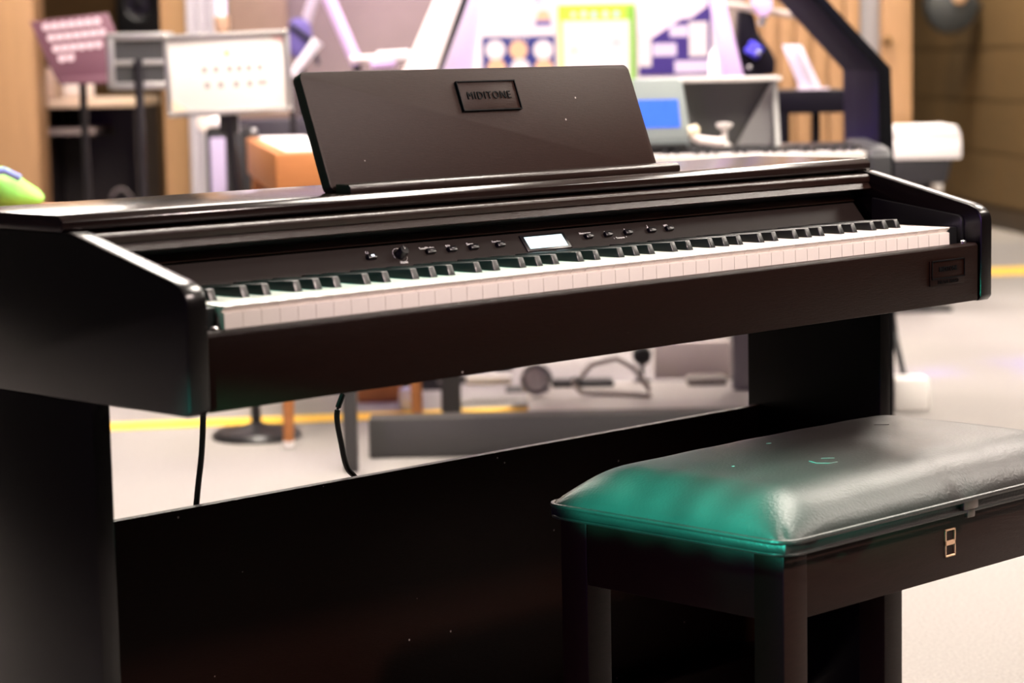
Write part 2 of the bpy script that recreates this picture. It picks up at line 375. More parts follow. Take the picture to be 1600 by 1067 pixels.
# key end blocks, inner cheek plates, bumpers
for x0, x1, px in ((IX0, -.0008, IX0), (52 * W_ + .0008, IX1, IX1 - .006)):
    MB().prism([(.012, .668), (.012, .738), (.15, .738), (.15, .668)], x0 + .0002, x1 - .0002, 'x', .001).build('key_block', PLBLK, PN)
    pts = [(.004, .70), (.004, .7455), (.006, .7505), (.011, .754), (.155, .7735), (.155, .70)]
    MB().prism(pts, px + .0002, px + .0058, 'x', .0012).build('cheek_plate', PLBLK, PN)
for x in (-.022, 52 * W_ + .0135):
    MB().lathe([(.004, 0), (.004, .003), (.0025, .0042), (.0005, .0044)], n=14).build('bumper', STEEL, PN, M=Matrix.Translation((x, -.012, .718)))
# slip badge
bx0, bx1, bz0, bz1 = 1.146, 1.2205, .676, .7005
bd = box('badge', (bx0 - .003, -.0242, bz0 - .009), (bx1, -.0215, bz1), WOOD, slip, .0006)
fr = MB()
for a, b in (((bx0, bz0), (bx1, bz0 + .0013)), ((bx0, bz1 - .0013), (bx1, bz1)), ((bx0, bz0), (bx0 + .0013, bz1)), ((bx1 - .0013, bz0), (bx1, bz1))): fr.box((a[0], -.0255, a[1]), (b[0], -.0235, b[1]))
fr.build('badge_frame', LETT, bd)
text('badge_lettering', 'MIDITONE', .0088, LETT, bd, frame(((bx0 + bx1) / 2, -.0246, (bz0 + bz1) / 2), (1, 0, 0), (0, 0, 1)), .0006, .0002)
text('badge_subtitle', 'DIGITAL PIANO', .0066, LETT, bd, frame(((bx0 + bx1) / 2, -.0246, bz0 - .0048), (1, 0, 0), (0, 0, 1)), .0004, .0001)
# music desk: tilted board with rounded corners, ledge in front
dx0, dx1 = .330, .888; dy0, dz0 = .2235, .829
tilt = math.atan2(.052, .1345); HD = .1465
Mdesk = Matrix.Translation((0, dy0, dz0)) @ Matrix.Rotation(-tilt, 4, 'X')
rc = .009
outl = arc((dx0 + rc, rc), rc, 180, 270) + arc((dx1 - rc, rc), rc, 270, 360) + arc((dx1 - rc, HD - rc), rc, 0, 90) + arc((dx0 + rc, HD - rc), rc, 90, 180)
desk = MB(); desk.prism(outl, 0, .0145, 'y', .0012, 2); desko = desk.build('music_desk', WOODD, PN, M=Mdesk)
lg = MB(); lg.prism([(.1955, .827), (.1965, .8345), (.2, .8375), (.2225, .8375), (.2225, .827)], .335, .9, 'x', .0012); lg.build('desk_ledge', FBW, PN)
for x in (.42, .80): MB().prism([(.24, .8272), (.275, .8272), (.289, .905), (.282, .905)], x, x + .018, 'x').build('desk_bracket', MATBLK, PN)
# desk badge, raised frame and letters: placed by its centre on the board
bw_, bh_ = .099, .0375; bcx, bcz = .6185 - .0, HD - .0375
bdg = MB().box((bcx - bw_ / 2, -.0022, bcz - bh_ / 2), (bcx + bw_ / 2, .0004, bcz + bh_ / 2), .0004).build('badge', WOODD, desko)
fr = MB(); e = .0013
for a, b in (((-1, -1), (1, -1)), ((-1, 1), (1, 1)), ((-1, -1), (-1, 1)), ((1, -1), (1, 1))):
    fr.box((bcx + a[0] * bw_ / 2 - e / 2, -.0042, bcz + a[1] * bh_ / 2 - e / 2), (bcx + b[0] * bw_ / 2 + e / 2, -.0005, bcz + b[1] * bh_ / 2 + e / 2))
fr.build('badge_frame', LETT, bdg)
text('badge_lettering', 'MIDITONE', .0138, LETT, bdg, frame((bcx, -.0032, bcz), (1, 0, 0), (0, 0, 1)), .0005, .0, gap=1.2)

# cords hanging behind the knee panel
def cord(pts, label):
    P = [Vector(p) for p in pts]; out = []
    for i in range(len(P) - 1):
        a = P[max(i - 1, 0)]; b = P[i]; c = P[i + 1]; d = P[min(i + 2, len(P) - 1)]
        for j in range(8):
            t = j / 8; out.append(.5 * ((2 * b) + (c - a) * t + (2 * a - 5 * b + 4 * c - d) * t * t + (3 * b - a - 3 * c + d) * t ** 3))
    out.append(P[-1])
    o = MB().tube(out, .0036, 8).build('power_cord', CABLE, PN); o['label'] = label; return o
cord([(.266, .392, .645), (.264, .392, .58), (.259, .392, .52), (.248, .392, .455), (.23, .395, .30), (.22, .42, .03), (.2, .6, .006), (.1, .8, .006)], 'straight black cord hanging below the piano near its left leg')
cord([(.492, .392, .645), (.484, .392, .575), (.470, .392, .54), (.476, .392, .50), (.484, .392, .47), (.505, .392, .435), (.52, .395, .3), (.5, .42, .03), (.52, .65, .006)], 'kinked black cord hanging below the piano toward its middle')

# ================================================================== the bench
BN = thing('piano_bench', 'dark wooden piano bench with padded black leatherette seat', 'bench', (.908, -.049, 0))
hx_, hy_ = .317, .173
leg = MB().box((-.021, -.022, 0), (.021, .022, .424), .0025).mesh('leg', BENCHW)
for sx in (-1, 1):
    for sy in (-1, 1): put('leg', leg, BN, (sx * (hx_ - .021), sy * (hy_ - .022), 0))
for sy in (-1, 1): box('apron', (-hx_ + .042, sy * hy_ - (.018 if sy > 0 else .002 - .004), .346), (hx_ - .042, sy * hy_ + (-.002 if sy > 0 else .018), .424), BENCHW, BN, .0012)
for sx in (-1, 1): box('apron', (sx * hx_ - (.018 if sx > 0 else -.002), -hy_ + .044, .346), (sx * hx_ + (-.002 if sx > 0 else .018), hy_ - .044, .424), BENCHW, BN, .0012)
cx_, cy_ = .329, .186
bs_ = MB().box((-cx_ + .004, -cy_ + .004, .4245), (cx_ - .004, cy_ - .004, .44), .004); bs_.build('seat_base', LEATH, BN)
def cushion():
    bm = bmesh.new(); NX, NY = 90, 56; g = []
    for j in range(NY + 1):
        row = []
        for i in range(NX + 1):
            # concentrate samples near the rim
            a = -1 + 2 * i / NX; b = -1 + 2 * j / NY
            a = math.copysign(1 - (1 - abs(a)) ** 1.35, a); b = math.copysign(1 - (1 - abs(b)) ** 1.35, b)
            x, y = a * cx_, b * cy_
            dxe, dye = cx_ - abs(x), cy_ - abs(y)
            wv = .085
            tx = 1 - (1 - min(dxe / wv, 1)) ** 2.1; ty = 1 - (1 - min(dye / wv, 1)) ** 2.1
            h = (max(tx, 0) * max(ty, 0)) ** .72
            z = .4405 + .045 * h + .006 * (1 - a * a) * (1 - b * b)
            z -= .006 * math.exp(-((x - .015) / .02) ** 2) * math.exp(-((y + cy_) / .02) ** 2)
            z += .0006 * math.sin(x * 60 + y * 22) * h * (1 - ty * .6)
            # round plan corners
            r = .025; qx, qy = abs(x) - (cx_ - r), abs(y) - (cy_ - r)
            if qx > 0 and qy > 0:
                d = math.hypot(qx, qy); m = max(qx, qy)
                if d > 0: f = m / d; x = math.copysign(cx_ - r + qx * f, x); y = math.copysign(cy_ - r + qy * f, y)
            row.append(bm.verts.new((x, y, z)))
        g.append(row)
    for j in range(NY):
        for i in range(NX): bm.faces.new((g[j][i], g[j][i + 1], g[j + 1][i + 1], g[j + 1][i]))
    rim = [g[0][i] for i in range(NX)] + [g[j][NX] for j in range(NY)] + [g[NY][i] for i in range(NX, 0, -1)] + [g[j][0] for j in range(NY, 0, -1)]
    bm.faces.new(rim[::-1])
    bmesh.ops.recalc_face_normals(bm, faces=bm.faces)
    m = MB(); m.add(bm); return m
cu = cushion().build('seat_cushion', LEATH, BN, 1.2)
wl = []
for (qx, qy, a0) in ((1, -1, -90), (1, 1, 0), (-1, 1, 90), (-1, -1, 180)): wl += arc((qx * (cx_ - .025), qy * (cy_ - .025)), .026, a0, a0 + 90, 6)
MB().tube([(x, y, .4405) for x, y in wl], .0032, 8, closed=True).build('piping', LEATH, cu)
MB().tube([(x * .998, y * .998, .4265) for x, y in wl], .0022, 8, closed=True).build('piping', LEATH, cu)
st = MB(); st.box((.004, -cy_ - .0035, .428), (.034, -cy_ + .004, .4425), .002); st.box((.011, -cy_ - .0035, .4185), (.027, -cy_ + .002, .429), .0015); st.build('seat_clip', mat('dark_steel', (.12, .1, .09), .3, .8), BN)
em = MB(); ex, ez, ey = .0, .3885, -hy_ + .0012
for a, b in (((-.0105, -.017), (-.0085, .017)), ((.0085, -.017), (.0105, .017)), ((-.0105, -.017), (.0105, -.0148)), ((-.0105, .0148), (.0105, .017)), ((-.0105, -.0028), (.0105, .0028))):
    em.box((ex + a[0], ey - .0012, ez + a[1]), (ex + b[0], ey + .0018, ez + b[1]), .0004, 1)
em.build('emblem', BRASS, BN)
SCF = mat('chalky_scuff', (.17, .165, .155), .8)
def ctop(x, y):
    dx, dy = cx_ - abs(x), cy_ - abs(y); tx = 1 - (1 - min(dx / .085, 1)) ** 2.1; ty = 1 - (1 - min(dy / .085, 1)) ** 2.1
    return .4405 + .045 * (tx * ty) ** .72 + .006 * (1 - (x / cx_) ** 2) * (1 - (y / cy_) ** 2) + .0002
sc_ = MB()
for path in ([(-.118, -.052), (-.122, -.066), (-.112, -.078), (-.10, -.080)], [(-.095, -.052), (-.082, -.062)], [(.16, .06), (.172, .045)], [(-.05, .07), (-.045, .066)], [(-.2, .0), (-.197, -.002)]):
    for a, b in zip(path, path[1:]): sc_.tube([(a[0], a[1], ctop(*a)), (b[0], b[1], ctop(*b))], .00045, 5)
sc_.build('scuff_mark', SCF, cu)


# ================================================================== things behind the piano
SILV = mat('silver_frame', (.45, .44, .43), .35, .7)
PAPER = mat('white_paper', (.86, .82, .80), .7)
INK = mat('faint_ink', (.42, .38, .38), .7); REDM = mat('red_mark', (.85, .42, .42), .7); YELM = mat('yellow_mark', (.9, .75, .3), .7)
STAND = mat('black_stand_metal', (.012, .011, .013), .35)
DGREY = mat('dark_grey_board', (.045, .045, .045), .6); MGREY = mat('mid_grey_bar', (.28, .27, .26), .5)
def ring_frame(par, name, m, cx, cz, w_, h_, e_, y0, y1, bev=.004):
    f = MB()
    f.box((cx - w_ / 2, y0, cz - h_ / 2), (cx + w_ / 2, y1, cz - h_ / 2 + e_), bev); f.box((cx - w_ / 2, y0, cz + h_ / 2 - e_), (cx + w_ / 2, y1, cz + h_ / 2), bev)
    f.box((cx - w_ / 2, y0, cz - h_ / 2), (cx - w_ / 2 + e_, y1, cz + h_ / 2), bev); f.box((cx + w_ / 2 - e_, y0, cz - h_ / 2), (cx + w_ / 2, y1, cz + h_ / 2), bev)
    return f.build(name, m, par)
# framed notice on a round-base stand
sx_, sz_ = spot(402, 690, 6.15); sx_ = spot(402, 690, 6.15)[0]
T = Room('sign_stand', 'silver framed white notice on a black pole with round base', 'sign', sx_, 6.15)
MB().lathe([(.118, 0), (.12, .008), (.11, .02), (.04, .028), (.018, .04), (.001, .04)], n=40).build('base', STAND, T.o)
MB().tube([(0, 0, .03), (-.02, 0, .5), (-.045, 0, .84)], .0135, 12).build('pole', STAND, T.o)
box('bracket', (-.07, -.012, .80), (-.02, .016, .99), STAND, T.o, .004)
cx, cz = T.l(356, 115, 6.12).x, T.l(356, 115, 6.12).z
pan = MB().box((-.155, -.0275, -.098), (.155, -.02, .098), .002).build('notice', PAPER, T.o, M=Matrix.Translation((cx, 0, cz)) @ Matrix.Rotation(math.radians(-1.6), 4, 'Y'))
f_ = ring_frame(pan, 'frame', SILV, 0, 0, .325, .212, .0145, -.038, -.014)
for a in (-1, 1):
    for b in (-1, 1): MB().lathe([(.007, 0), (.007, .004), (.002, .006)], n=14).build('corner_screw', STEEL, f_, M=Matrix.Translation((a * .155, -.0385, b * .0985)) @ Matrix.Rotation(math.pi / 2, 4, 'X'))
for row, (zz, xs) in enumerate(((.012, (-.06, -.03, .005, .03, .055, .083)), (-.028, (-.055, -.02, .02, .055)))):
    for x in xs: box('character', (x - .007, -.0282, zz - .008), (x + .007, -.0276, zz + .008), INK, pan)
box('red_mark', (.075, -.0282, -.033), (.1, -.0276, -.02), REDM, pan); MB().lathe([(.009, 0), (.009, .0006)], n=16).build('yellow_emblem', YELM, pan, M=Matrix.Translation((0, -.0276, .052)) @ Matrix.Rotation(math.pi / 2, 4, 'X'))
MB().prism([(.155, .098), (.155, .065), (.10, .098)], -.0284, -.0277, 'y').build('corner_flash', mat('pink_corner', (.85, .55, .55), .6), pan)
MB().prism([(-.155, -.098), (-.155, -.055), (-.10, -.098)], -.0284, -.0277, 'y').build('corner_flash', mat('peach_corner', (.85, .68, .52), .6), pan)

# second stand, seen from its back
T = Room('sign_stand', 'silver rimmed grey backed notice holder beside the perforated music rest', 'sign', *(lambda q: (q[0], 6.9))(spot(224, 300, 6.9)))
MB().lathe([(.13, 0), (.13, .012), (.03, .03), (.016, .045), (.001, .045)], n=32).build('base', STAND, T.o)
MB().tube([(0, 0, .03), (0, 0, 1.0)], .013, 12).build('pole', STAND, T.o)
c0 = T.l(164, 52, 6.9); c1 = T.l(272, 139, 6.9); cx, cz = (c0.x + c1.x) / 2, (c0.z + c1.z) / 2; w_, h_ = c1.x - c0.x, c0.z - c1.z
pan = box('back_panel', (cx - w_ / 2 + .01, .02, cz - h_ / 2 + .01), (cx + w_ / 2 - .01, .032, cz + h_ / 2 - .01), DGREY, T.o)
ring_frame(pan, 'frame', SILV, cx, cz, w_, h_, .022, .008, .036, .006)
box('cross_bar', (cx - w_ / 2 + .02, .012, cz - .012), (cx + w_ / 2 - .02, .02, cz + .004), MGREY, pan, .003)

# mauve perforated music rest on a stand
MAUVE = mat('mauve_metal', (.17, .075, .10), .5); HOLE = mat('pale_hole_light', (.75, .55, .60), .6)
q = spot(135, 300, 7.3)
T = Room('music_stand', 'mauve perforated music stand leaning beside the silver notice holder', 'music stand', q[0], 7.3)
pl = T.poly('desk_plate', MAUVE, ((46, 34), (168, 20), (196, 90), (190, 128), (92, 130), (84, 118)), 7.25, .008, .002)
hole = MB().lathe([(.0125, 0), (.0125, .002)], n=18).mesh('hole_light_disc', HOLE)  # pale discs stand for the light seen in the holes
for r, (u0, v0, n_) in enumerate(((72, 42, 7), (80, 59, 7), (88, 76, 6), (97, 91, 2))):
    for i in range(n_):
        p = T.l(u0 + i * 13.2, v0 - i * 1.4, 7.249); put('hole_light_disc', hole, pl, M=Matrix.Translation(p) @ Matrix.Rotation(math.pi / 2, 4, 'X'))
lp = T.poly('lip', MAUVE, ((90, 122), (192, 116), (194, 130), (92, 132)), 7.2, .05, .002)
MB().tube([(0, .03, .5), (0, .01, T.l(135, 110, 7.3).z)], .012, 10).build('upper_tube', STAND, T.o)
MB().tube([(0, .03, .1), (0, .03, .55)], .016, 10).build('lower_tube', STAND, T.o)
box('clamp', (.0, -.03, T.l(135, 105, 7.3).z - .04), (.055, -.004, T.l(135, 105, 7.3).z + .03), STAND, T.o, .006)
for a in (90, 210, 330): MB().tube([(0, .03, .22), (.28 * math.cos(math.radians(a)), .03 + .28 * math.sin(math.radians(a)), .012)], .009, 8).build('leg', STAND, T.o)

# dark cabinet with cream top in the doorway
CREAM = mat('cream_laminate', (.78, .58, .40), .5); DCAB = mat('dark_cabinet', (.018, .012, .011), .5)
q0 = spot(52, 160, 9.6)[0]; q1 = spot(222, 160, 9.6)[0]
T = Room('cabinet', 'dark open cabinet with cream top standing in the doorway', 'cabinet', (q0 + q1) / 2, 9.6)
wz = T.l(130, 160, 9.6).z; hw = (q1 - q0) / 2
box('worktop', (-hw, -.02, wz - .022), (hw, .5, wz + .018), CREAM, T.o, .012)
for s_ in (-1, 1): box('side', (s_ * (hw - .02) - .012, 0, 0), (s_ * (hw - .02) + .012, .48, wz - .022), DCAB, T.o)
box('back', (-hw + .03, .46, 0), (hw - .03, .48, wz - .022), DCAB, T.o)
zs = T.l(100, 206, 9.6).z
box('shelf', (-hw + .032, .03, zs - .012), (.02, .458, zs + .012), mat('grey_shelf', (.25, .2, .17), .5), T.o)
box('shelf', (-hw + .032, .03, .3), (hw - .032, .458, .32), DCAB, T.o)
def small(name, label, cat, m, u0, v0, u1, v1, dep, th, rest, bev=.008, group=None):
    a = spot(u0, v0, dep); b = spot(u1, v1, dep)
    o = box(name, (-abs(b[0] - a[0]) / 2, -th / 2, 0), (abs(b[0] - a[0]) / 2, th / 2, a[1] - rest), m, None, bev)
    o.location = room((a[0] + b[0]) / 2, dep + th / 2, rest); o.rotation_euler.z = RZ
    return tag(o, label, cat, group)
ct = wz + .0185
small('storage_box', 'cream box at the far left of the cabinet top', 'box', CREAM, 50, 106, 84, 150, 9.75, .2, ct)
small('mug', 'white square canister on the cabinet top behind the music stand', 'canister', mat('warm_white', (.9, .78, .66), .5), 95, 130, 134, 150, 9.66, .12, ct, .02)
small('bottle', 'narrow white bottle beside the square canister', 'bottle', mat('warm_white', (.9, .78, .66), .5), 136, 128, 146, 150, 9.66, .028, ct, .008)
HB = mat('headphone_grey', (.16, .13, .13), .5)
T = Room('headphones', 'grey headphones lying on the lower cabinet shelf', 'headphones', spot(185, 270, 9.7)[0], 9.75, .321)
for s_ in (-1, 1): MB().lathe([(.03, -.02), (.04, -.012), (.04, .012), (.03, .02)], n=20).build('ear_cup', HB, T.o, M=Matrix.Translation((s_ * .05, 0, .042)) @ Matrix.Rotation(math.pi / 2, 4, 'Y'))
MB().tube([(.055 * math.cos(a), 0, .05 + .11 * math.sin(a)) for a in [math.pi * i / 14 for i in range(15)]], .007, 8).build('headband', HB, T.o)
# black loudspeaker hanging in the doorway
T = Room('loudspeaker', 'black loudspeaker mounted high on the brown alcove wall', 'speaker', spot(222, 0, 10.9)[0], 10.95, .8)
zz = T.l(222, 52, 10.9).z
box('cabinet', (-.11, -.12, zz), (.11, .1, zz + .42), MATBLK, T.o, .012)
for dz, r in ((.13, .075), (.32, .04)): MB().lathe([(r, 0), (r, .008), (r * .7, .002), (r * .25, .006), (.002, .008)], n=24).build('driver', PLBLK, T.o, M=Matrix.Translation((0, -.12, zz + dz)) @ Matrix.Rotation(math.pi / 2, 4, 'X'))
box('wall_bracket', (-.03, .1, zz + .15), (.03, .245, zz + .25), STAND, T.o)

# green bag on a wooden stool at the far left
GRN = mat('lime_green_fabric', (.30, .80, .12), .7, var=.25, vs_=20); ORW = mat('orange_wood', (.46, .175, .055), .45, var=.2, vs_=10, stretch=(1, 1, 8))
q = spot(8, 300, 4.5)
T = Room('stool', 'orange wooden stool carrying the green bag', 'stool', q[0], 4.5)
sz = T.l(8, 318, 4.5).z - .01
MB().lathe([(.16, sz - .03), (.17, sz - .02), (.17, sz - .005), (.165, sz), (.001, sz)], n=32).build('seat', ORW, T.o)
for a in (45, 135, 225, 315): MB().tube([(.11 * math.cos(math.radians(a)), .11 * math.sin(math.radians(a)), sz - .025), (.16 * math.cos(math.radians(a)), .16 * math.sin(math.radians(a)), 0)], .013, 8).build('leg', ORW, T.o)
T = Room('bag', 'lime green fabric bag slumped on the stool at the piano end', 'bag', q[0], 4.5, sz + .0005)
bm = bmesh.new(); bmesh.ops.create_icosphere(bm, subdivisions=4, radius=1)
for v in bm.verts:
    x, y, z = v.co
    top = .075 * (1 - .35 * x) + .004 * math.sin(6 * x + 4 * y)
    v.co = (x * .07 * (1.05 - .2 * max(z, 0)), y * .07, max(0, min(z + .6, 1.45)) * top / 1.5)
m_ = MB(); m_.add(bm); body = m_.build('bag_body', GRN, T.o, 2)
MB().tube([(-.04, -.06, .05), (-.02, -.075, .07), (.015, -.07, .075), (.04, -.055, .06)], .007, 8).build('strap', mat('blue_strap', (.3, .4, .95), .6), T.o)

# long wooden table with its glossy top highlights laid on as strips
dA = 5.94; c = spot(430, 240, dA); tz = c[1]; trn = math.radians(9.3)
wdt, dpt = .18, .68
ox = wdt * math.cos(trn) - dpt * math.sin(trn); oy = wdt * math.sin(trn) + dpt * math.cos(trn)
T = Room('wooden_table', 'long orange wooden table with tapered white tipped legs', 'table', c[0] + ox, dA + oy, turn=trn)
box('table_top', (-wdt, -dpt, tz - .11), (wdt, dpt, tz), ORW, T.o, .004)
for sx in (-1, 1):
    for sy in (-1, 1):
        lo = Vector((sx * (wdt - .012), sy * (dpt - .02), .012)); hi = Vector((sx * (wdt - .03), sy * (dpt - .035), tz - .11))
        lg_ = MB().tube([lo, hi], [.014, .02], 12).build('leg', ORW, T.o); MB().lathe([(.012, 0), (.016, .005), (.015, .018), (.002, .02)], (lo.x, lo.y, 0), 16).build('foot', PAPER, lg_)
for k_, (xx, lab) in enumerate(((-.078, 'white gloss highlight laid as a strip along the outer edge of the orange table'), (.078, 'lilac gloss highlight laid as a strip beside the white one on the orange table'))):
    o = box('highlight_strip', (-.07, -.60, 0), (.07, .62, .004), PAPER if k_ == 0 else mat('lilac_highlight', (.72, .70, .85), .7), None)
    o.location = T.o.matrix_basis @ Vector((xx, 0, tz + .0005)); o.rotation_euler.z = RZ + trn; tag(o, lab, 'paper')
# orange crate and slatted chair beyond it, seen under the piano
c = spot(592, 655, 6.75)
T = Room('wooden_crate', 'orange wooden crate on the floor behind the side table', 'crate', c[0], 6.75)
hx2 = .06
box('front', (-hx2, 0, .0), (hx2, .014, .2), ORW, T.o, .003); box('rear', (-hx2, .17, 0), (hx2, .184, .2), ORW, T.o, .003)
for s_ in (-1, 1): box('side', (s_ * (hx2 - .006) - .006, .0145, 0), (s_ * (hx2 - .006) + .006, .1695, .2), ORW, T.o)
box('bottom', (-hx2 + .012, .0145, .01), (hx2 - .012, .1695, .02), ORW, T.o)

# dark microphone stand legs/pole left of the sign and lavender amplifier
LAV = mat('lavender_cloth', (.42, .36, .52), .8)
c = spot(347, 240, 7.38)
T = Room('amplifier', 'lavender fronted amplifier box behind the sign pole', 'amplifier', c[0], 7.38)
z1 = T.l(347, 200, 7.38).z; wv = .045
box('cabinet', (-.05, .0, 0), (.07, .24, z1), MATBLK, T.o, .01); box('grille', (-.036, -.012, .1), (.012, 0, z1 - .03), LAV, T.o, .004); box('top_cover', (-.046, -.004, z1), (.022, .2, z1 + .03), PAPER, T.o, .014)
c = spot(325, 190, 8.1)
T = Room('drum_practice_pad', 'pale round practice pad on a black stand under the notice', 'practice pad', c[0], 8.1)
z1 = T.l(325, 192, 8.1).z
MB().lathe([(.03, -.03), (.036, -.02), (.036, .02), (.03, .03)], n=20).build('pad', mat('warm_white', (.9, .78, .66), .5), T.o, M=Matrix.Translation((0, 0, z1)) @ Matrix.Rotation(math.pi / 2, 4, 'X'))
MB().tube([(0, 0, .02), (0, 0, z1 - .03)], .01, 8).build('pole', STAND, T.o); MB().lathe([(.1, 0), (.1, .012), (.012, .03), (.001, .03)], n=24).build('base', STAND, T.o)
# dark upright piano-like cabinet behind the table (fills below the notice)
T = Room('keyboard_amplifier', 'wide dark amplifier cabinet behind the orange table', 'amplifier', spot(420, 200, 7.7)[0], 7.72)
z1 = T.l(420, 186, 7.7).z
box('cabinet', (-.17, 0, 0), (.21, .25, z1), mat('plum_black_cabinet', (.02, .014, .024), .45), T.o, .012)
box('grille', (-.14, -.012, .12), (.2, 0, z1 - .1), MATBLK, T.o, .004)
box('handle', (-.12, -.02, z1 - .055), (-.04, 0, z1 - .03), SILV, T.o, .006)

# tall brown board and lamp column above the notice
BRNB = mat('brown_board', (.20, .13, .085), .7, var=.15, vs_=10)
c = spot(402, 60, 8.9)
T = Room('acoustic_board', 'plain brown acoustic board leaning on the wall above the notice', 'board', c[0], 8.95)
hwid = spot(447, 60, 8.9)[0] - c[0]
box('panel', (-hwid, 0, .08), (hwid, .05, 1.7), BRNB, T.o, .006)
for s_ in (-1, 1): box('foot', (s_ * hwid * .7 - .03, -.1, 0), (s_ * hwid * .7 + .03, .2, .08), STAND, T.o, .004)
T = Room('lamp_post', 'slim lavender lit tube lamp with round brass fitting', 'lamp', spot(346, 30, 8.4)[0], 8.4)
zt = T.l(346, 24, 8.4).z
MB().tube([(0, 0, zt), (0, 0, zt + .35)], .019, 14).build('tube', mat('lavender_tube', (.75, .65, .8), .4, emit=(.8, .65, .85), es=.35), T.o)
MB().lathe([(.012, .03), (.02, zt - .06), (.027, zt - .05), (.027, zt - .005), (.02, zt)], n=20).build('column', BRASS, T.o); MB().lathe([(.12, 0), (.12, .015), (.012, .03), (.001, .03)], n=24).build('base', STAND, T.o)
T = Room('curtain_pole', 'pale grey fluted post beside the wood door frame', 'post', spot(315, 100, 8.9)[0], 8.95)
for dx in (-.04, 0, .04): MB().tube([(dx, 0, 0), (dx, 0, 1.8)], .021, 10).build('flute', mat('pale_grey_paint', (.42, .40, .40), .6), T.o)

# ------------------------------------------------------------------ middle: leaning boards, rods, poster wall
CRW = mat('cream_white_board', (.86, .76, .70), .5); LILB = mat('lilac_lit_board', (.66, .55, .80), .5)  # lilac light on the second board put into its base colour
dB = 7.0
T = Room('leaning_board', 'cream white board leaning to the right before the beige wall', 'board', spot(660, 60, dB)[0], dB)
bl = spot(627, 130, dB); 
def lean(T, name, m, pts, dep, th, parent=None):
    """extend the measured outline down to the floor along its own slope"""
    (a, b, c_, d) = [T.l(u, v, dep) for u, v in pts]   # top-left, top-right, bottom-right, bottom-left
    def ext(p, q, z): t = (z - p.z) / (q.z - p.z); return (p.x + (q.x - p.x) * t, z)
    poly = [ext(a, d, T.l(0, -60, dep).z), ext(b, c_, T.l(0, -60, dep).z), ext(b, c_, .80), ext(a, d, .80)]
    xm = (poly[2][0] + poly[3][0]) / 2
    box('foot_post', (xm - .03, dep - T.dep - .02, .02), (xm + .03, dep - T.dep + .04, .80), STAND, T.o); box('foot_plate', (xm - .08, dep - T.dep - .02, 0), (xm + .08, dep - T.dep + .05, .02), STAND, T.o)
    return MB().prism(poly, dep - T.dep, dep - T.dep + th, 'y', .003).build(name, m, parent or T.o)
lean(T, 'face', CRW, ((678, 0), (720, 0), (684, 106), (632, 106)), dB, .02)
lean(T, 'edge', MATBLK, ((720, 0), (732, 0), (692, 106), (684, 106)), dB + .002, .018)
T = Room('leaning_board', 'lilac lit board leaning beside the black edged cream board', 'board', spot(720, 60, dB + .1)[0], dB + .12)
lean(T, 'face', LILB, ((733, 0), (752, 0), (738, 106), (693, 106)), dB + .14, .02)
PNK = mat('pink_lilac_tint', (.72, .52, .85), .5)  # purple light on slanting posts put into the colour; clamp and roll share it
T = Room('mic_stand', 'pink lilac lit slanting stand tube against the beige wall', 'stand', spot(535, 50, 8.3)[0], 8.3)
p0, p1 = T.l(510, -10, 8.3), T.l(558, 100, 8.3); d_ = (p1 - p0)
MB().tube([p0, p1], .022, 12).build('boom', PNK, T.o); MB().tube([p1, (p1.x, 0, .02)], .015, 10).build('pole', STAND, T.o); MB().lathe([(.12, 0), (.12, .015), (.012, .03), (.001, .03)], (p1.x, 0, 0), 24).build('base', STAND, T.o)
T = Room('mic_stand', 'thin grey slanting stand tube left of the pink lilac one', 'stand', spot(470, 50, 8.5)[0], 8.5)
p0, p1 = T.l(492, -8, 8.5), T.l(470, 60, 8.5)
MB().tube([p0, p1], .02, 12).build('boom', mat('grey_lilac', (.45, .38, .45), .5), T.o); MB().tube([p1, (p1.x, 0, .02)], .014, 10).build('pole', STAND, T.o); MB().lathe([(.12, 0), (.12, .015), (.012, .03), (.001, .03)], (p1.x, 0, 0), 24).build('base', STAND, T.o)
T = Room('guitar_bag', 'dark blue violet bag hanging beside the notice corner', 'bag', spot(466, 70, 7.95)[0], 7.95, .5)
T.poly('bag_body', mat('blue_violet_cloth', (.12, .09, .30), .7), ((450, 35), (462, 26), (482, 34), (486, 60), (478, 86), (462, 92), (452, 84)), 7.95, .09, .015)
T.poly('strap', mat('black_strap', (.012, .01, .02), .7), ((450, 40), (456, 36), (490, 62), (500, 100), (494, 102), (484, 66)), 7.935, .012)
box('hook_post', (-.012, .1, -.5), (.012, .125, T.l(466, 26, 7.95).z), STAND, T.o)
T = Room('mic', 'pale grey microphone slanting up beside the notice', 'microphone', spot(475, 90, 7.45)[0], 7.45)
p0, p1 = T.l(456, 118, 7.45), T.l(497, 64, 7.45)
MB().tube([p0, p0.lerp(p1, .7), p1], [.014, .018, .02], 14).build('body', mat('pale_grey_plastic', (.6, .58, .62), .4), T.o)
MB().tube([p0 + Vector((0, 0, .02)), (p0.x, 0, .02)], .011, 10).build('pole', STAND, T.o); MB().lathe([(.1, 0), (.1, .015), (.012, .03), (.001, .03)], (p0.x, 0, 0), 24).build('base', STAND, T.o)
T = Room('cloth_roll', 'rolled white and lilac cloth on the ledge under the beige wall', 'cloth', spot(600, 90, 8.0)[0], 8.0)
za = T.l(600, 112, 8.0).z
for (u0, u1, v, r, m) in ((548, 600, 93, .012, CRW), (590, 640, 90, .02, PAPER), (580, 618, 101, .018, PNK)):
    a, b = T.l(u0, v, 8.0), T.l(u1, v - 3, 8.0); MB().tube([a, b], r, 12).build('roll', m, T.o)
box('ledge', (T.l(540, 100, 8).x, -.1, za - .03), (T.l(650, 100, 8).x, .15, za), mat('dark_ledge', (.06, .04, .04), .6), T.o, .004)
